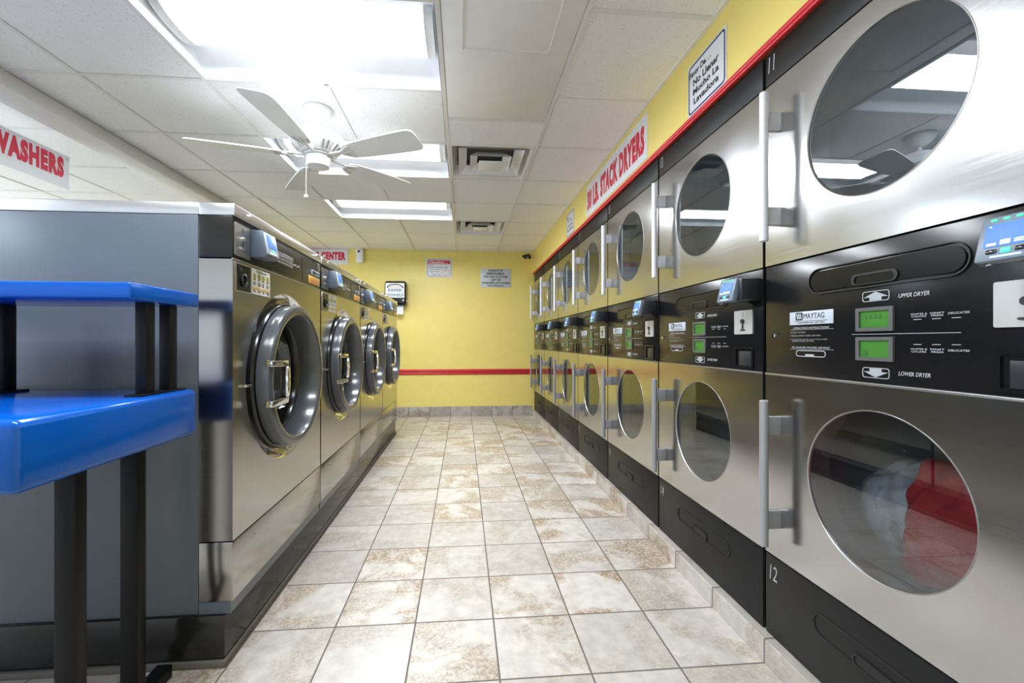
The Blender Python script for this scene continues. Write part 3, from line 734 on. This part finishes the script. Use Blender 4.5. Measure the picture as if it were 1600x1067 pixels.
    MB(WO).lathe((cx, 0, cz), [(.299, -.004), (.306, -.010), (.308, -.046), (.305, -.056), (.297, -.061), (.274, -.061), (.267, -.058), (.263, -.051), (.250, .040), (.250, .06), (.29, .06), (.296, .03)], 80, closed=True).build('door_frame', 'door_grey', dd)
    MB(WO).lathe((cx, 0, cz), [(.2505, .038), (.243, .034), (.236, .044), (.230, .08), (.226, .13)], 64).build('gasket', 'rubber', dd)
    MB(WO).lathe((cx, 0, cz), [(.236, .060), (.226, .085), (.20, .13), (.15, .165), (.08, .182), (0, .186)], 64, out=1).build('door_glass', 'wglass', dd)
    MB(WO).lathe((cx, 0, cz), [(.26, .115), (.30, .16), (.36, .18), (.36, .70), (0, .70)], 48).build('drum', 'wdrum', t)
    hp = MB(WO)
    path = [(.142, -.056, 1.016), (.272, -.064, 1.012)] + [(.272 - .018 * math.sin(PI * i / 8), -.064 - .010 * math.sin(PI * i / 8), 1.012 - .148 * i / 8) for i in range(1, 8)] + [(.272, -.064, .864), (.142, -.056, .862)]
    hp.tube(path, 0, sq=(.0125, .014))
    hp.build('pull_handle', 'chrome', dd)
    for z in (1.06, .84): MB(WO).box(.735, .765, -.030, .02, z - .025, z + .025, .006).cyl((.757, -.035, z - .03), (.757, -.035, z + .03), .009).build('hinge', 'dullmetal', dd)
    MB(WO).box(.062, .105, -.014, .0, .935, .945, .002).build('latch', 'chrome', dd)
    return t
wa = make_washer()
wl = ['nearest stainless front-load washer, beside the blue table', 'second stainless front-load washer from the blue table, left side of the aisle',
      'third stainless front-load washer from the blue table, next to the last one', 'last stainless front-load washer at the far end of the row, nearest the back wall']
for i in range(4):
    o = wa if i == 0 else copy_tree(wa)
    o.location = (WX, WY0 + i * WW, PZ); o['label'] = wl[i]

# ------------------------------------------------------------------ blue folding table with raised shelf
tb = thing('blue_table', 'bright blue laminate table with raised shelf and black steel legs', 'table', (-1.75, 1.15, 0))
TO = (1.75, -1.15, 0)
TR = -.841
MB(TO).box(-2.66, TR, .872, 1.425, .806, .950, .018, 4).build('tabletop', 'blue', tb)
MB(TO).box(-2.66, TR, 1.148, 1.430, 1.208, 1.250, .005, 3).build('upper_shelf', 'blue', tb)
for x in (-.885, -1.335, -2.60):
    for y in (1.262, 1.355): MB(TO).box(x - .015, x + .015, y - .018, y + .018, .953, 1.2085, .003).build('shelf_post', 'blacksteel', tb)
    MB(TO).box(x - .022, x + .022, 1.215, 1.402, .9495, .9555, .001).build('post_plate', 'blacksteel', tb)
for x in (-.975, -2.50):
    for y in (1.142, 1.343): MB(TO).box(x - .025, x + .025, y - .017, y + .017, .035, .808, .003).build('leg', 'blacksteel', tb)
    MB(TO).box(x - .024, x + .024, .93, 1.478, 0, .042, .004).build('foot', 'blacksteel', tb)

# ------------------------------------------------------------------ signs (front view local)
def sign_thing(name, label, loc, rz, cat='sign'): return thing(name, label, cat, loc, rz)
# on the bulkhead: local x runs toward the viewer (-Y)
s = sign_thing('wall_sign', 'white sign with navy border reading Favor De No Llenar Mucho La Lavadora', (XR, 1.905, 2.135), -PI / 2)
MB().prism(rrect(0, .29, .002, .232, .004, 2), -.004, 0).build('board', 'sign', s)
MB().prism_frame(rrect(.007, .283, .008, .226, .018), rrect(.0145, .2755, .0155, .2185, .013), -.0048, -.003).build('border', 'navy', s)
MB().text('Favor De. . .', .018, .185, .172, .200, -.004, .034).text('No Llenar', .045, .240, .124, .156, -.004, .034).text('Mucho La', .045, .240, .083, .112, -.004, .034).text('Lavadora', .050, .240, .040, .070, -.004, .034).build('lettering', 'ink', s)
s = sign_thing('banner_sign', 'long white banner reading 30 LB. STACK DRYERS in red', (XR, 3.545, 2.150), -PI / 2)
MB().box(0, 1.20, -.004, 0, 0, .262).build('board', 'sign', s)
MB().text('30 LB. STACK DRYERS', .03, 1.16, .045, .212, -.004, .07, space=1.16).build('lettering', 'redink', s)
s = sign_thing('wall_sign', 'small white sign with thin dark border above the far dryers', (XR, 4.245, 2.145), -PI / 2)
MB().prism(rrect(0, .29, .0, .228, .004, 2), -.004, 0).build('board', 'sign', s)
MB().prism_frame(rrect(.007, .283, .006, .222, .012), rrect(.0125, .2775, .0115, .2165, .009), -.0048, -.003).build('border', 'navy', s)
MB().text('Please. . .', .02, .12, .176, .198, -.004, .015).text('Do Not', .075, .215, .134, .160, -.004, .015).text('Overload', .055, .235, .088, .116, -.004, .015).text('The Washer', .030, .262, .044, .072, -.004, .015).build('lettering', 'ink', s)
# on the back wall
k = YB
s = sign_thing('notice_sign', 'silver notice reading cannot be responsible for any clothes left in washers or dryers', (.258, k, 1.905), 0)
MB().box(0, .452, -.005, 0, 0, .283, .001).build('board', 'sign2', s)
b = MB()
for (tx, x0, x1), z in zip((('CANNOT BE', .115, .33), ('RESPONSIBLE', .09, .355), ('FOR ANY CLOTHES', .045, .40), ('LEFT IN', .155, .295), ('WASHERS OR DRYERS', .015, .435)), (.237, .190, .144, .098, .052)):
    b.text(tx, x0, x1, z, z + .031, -.005, .035)
b.text('Thanks, Management', .095, .350, .010, .040, -.005, .03, .3).build('lettering', 'ink', s)
s = sign_thing('caution_sign', 'white caution sign with red heading band and dark border', (-.542, k, 2.045), 0)
MB().prism(rrect(0, .374, 0, .275, .012), -.005, 0).build('board', 'sign', s)
MB().prism_frame(rrect(.012, .362, .012, .263, .03), rrect(.018, .356, .018, .257, .025), -.006, -.004).build('border', 'navy', s)
MB().prism(rrect(.026, .348, .196, .248, .008), -.006, -.004).build('heading_band', 'redink', s)
MB().text('Caution....', .040, .31, .203, .243, -.006, .02, .3).build('heading', 'paper', s)
MB().text('Please', .032, .105, .174, .188, -.005, .01).text('Check Washers And', .032, .318, .142, .162, -.005, .02).text('Dryers Before', .032, .225, .108, .128, -.005, .01).text('Using Them', .032, .195, .074, .094, -.005, .01).text('Thank You!', .075, .215, .032, .054, -.005, .01).text('NO', .272, .298, .10, .115, -.005).build('lettering', 'navy', s)
MB().lathe((.285, -.005, .082), [(.052, 0), (.052, -.001), (.047, -.001), (.047, 0)], 40).box(.265, .305, -.006, -.004, .09, .094).build('emblem_ring', 'redink', s)
s = sign_thing('banner_sign', 'white sign reading SOAP CENTER in red, partly behind the washers', (-2.33, k, 2.215), 0)
MB().box(0, .665, -.005, 0, 0, .222).build('board', 'sign', s)
MB().text('SOAP CENTER', .035, .632, .060, .182, -.005, .07, space=1.16).build('lettering', 'redink', s)
# alarm box
s = thing('alarm_box', 'small white alarm box with dark lens high on the back wall', 'alarm', (-1.49, k + .003, 2.352), 0)
MB().box(-.048, .048, -.055, 0, -.112, .085, .01, 3).build('case', 'white', s)
MB().cyl((-.01, -.060, .048), (-.01, -.05, .048), .017).build('lens', 'ink', s)
MB().cyl((.025, -.058, .068), (.025, -.05, .068), .006).build('indicator', 'redink', s)
# corner camera
s = thing('security_camera', 'small dark security camera on a bracket in the far right corner', 'camera', (.99, k, 2.365), 0)
MB().box(-.02, .02, -.01, 0, -.025, .025, .003).build('mount_plate', 'blackm', s)
MB().cyl((0, -.005, 0), (-.04, -.06, .01), .008).build('arm', 'blackm', s)
q = MB().cyl((-.015, -.055, .022), (-.105, -.11, -.012), .020, .022).build('camera_body', 'readerblack', s)
MB().cyl((-.105, -.11, -.012), (-.113, -.115, -.015), .017).build('lens', 'rubber', q)
MB().sphere((-.07, -.085, -.03), .018).build('pivot', 'blackm', s)
# paper towel dispenser
s = thing('paper_towel_dispenser', 'black paper towel dispenser with white PAPER TOWELS sign on back wall', 'towel dispenser', (-.962, k + .003, 1.615), 0)
MB().box(-.150, .150, -.20, 0, 0, .345, .03, 4).build('case', 'black', s)
MB().box(-.135, .130, -.205, -.198, .105, .315, .003).build('notice', 'paper', s)
MB().text('PAPER', -.095, .095, .192, .232, -.2055, .02).text('TOWELS', -.115, .112, .125, .162, -.2055, .02).build('lettering', 'blueink', s)
b = MB()
b.prism([(.115 * math.cos(a), .243 + .058 * math.sin(a)) for a in [PI * i / 20 for i in range(21)]] + [(.098 * math.cos(a), .243 + .046 * math.sin(a)) for a in [PI - PI * i / 20 for i in range(21)]], -.2068, -.2045)
b.build('arched_print', 'ink', s)
MB().text('RECYCLED', -.07, .065, .246, .262, -.2055).build('small_print', 'orange', s)
MB().box(.105, .122, -.206, -.196, .05, .085, .002).box(.148, .158, -.12, -.08, .045, .085, .003).build('latch', 'dullmetal', s)
MB().box(.0, .105, -.135, -.132, -.125, .01).build('paper_towel', 'paper', s)
# hanging WASHERS banner
s = thing('hanging_banner', 'white hanging banner reading WASHERS in red letters, left of the beam', 'sign', (-2.60, 2.10, 2.315), PI / 2)
MB().box(0, .93, -.003, 0, -.215, 0).build('banner', 'sign', s)
MB().box(-.005, .935, -.006, .002, -.006, .004).build('rail', 'white', s)
MB().text('WASHERS', .450, .892, -.152, -.018, -.003, .07, space=1.16).build('lettering', 'redink', s)
for x in (.015, .915): MB().lathe((x, -.003, -.018), [(.004, -.001), (.009, -.002), (.009, 0)], 16).build('grommet', 'dullmetal', s)
for x in (.015, .915): MB().cyl((x, -.001, 0), (x, -.001, .125), .0012, seg=6).build('hanging_wire', 'white', s)

# ------------------------------------------------------------------ light
def area(name, loc, rot, sx, sy, power, rgb):
    l = bpy.data.lights.new(name, 'AREA'); l.shape = 'RECTANGLE'; l.size = sx; l.size_y = sy; l.energy = power; l.color = rgb
    o = bpy.data.objects.new(name, l); col.objects.link(o); o.location = loc; o.rotation_euler = rot
    return o
# daylight through the shop window behind the viewer
area('window_daylight', (-2.1, YF - .05, 1.55), (PI / 2, 0, 0), 5.6, 1.6, 18, (.82, .90, 1.0))
# further fluorescent fixtures of the same row and of the left bay, out of view
for ly in LIGHTS:
    area('fluorescent_lamp', (GX0 + G, ly + G / 2, 2.482), (0, 0, 0), 1.04, .27, 50 if ly > 4 else 38, (.90, .95, 1.0))
area('window_daylight', (XL + .05, 1.6, 1.6), (PI / 2, 0, -PI / 2), 7.5, 1.4, 110, (.70, .84, 1.0))
for x, y in ((-.714, .78), (-3.75, .3), (-3.75, 2.2), (-3.75, 4.6)):
    area('fluorescent_lamp', (x, y, ZC - .004), (0, 0, 0), 1.15, .3, 40 if x > -1 else 26, (.84, .92, 1.0) if x > -1 else (.74, .87, 1.0))
w = bpy.data.worlds.new('world'); sc.world = w; w.use_nodes = True
w.node_tree.nodes['Background'].inputs[0].default_value = (.75, .85, 1, 1); w.node_tree.nodes['Background'].inputs[1].default_value = .6

# ------------------------------------------------------------------ camera
cd = bpy.data.cameras.new('camera'); cam = bpy.data.objects.new('camera', cd); col.objects.link(cam)
cd.sensor_fit = 'HORIZONTAL'; cd.sensor_width = 36; cd.lens = 663.8 / 1600 * 36
cd.shift_x = (800 - 778) / 1600; cd.shift_y = 0
cd.clip_start = .02
cam.location = (0, 0, 1.099); cam.rotation_euler = (PI / 2 + .0003, 0, -.0814)
sc.camera = cam
sc.view_settings.view_transform = 'Standard'
sc.view_settings.look = 'None'
sc.view_settings.exposure = .1
sc.cycles.max_bounces = 10; sc.cycles.diffuse_bounces = 6; sc.cycles.glossy_bounces = 6; sc.cycles.transparent_max_bounces = 12
sc.cycles.caustics_reflective = False; sc.cycles.caustics_refractive = False
sc.cycles.sample_clamp_indirect = 6
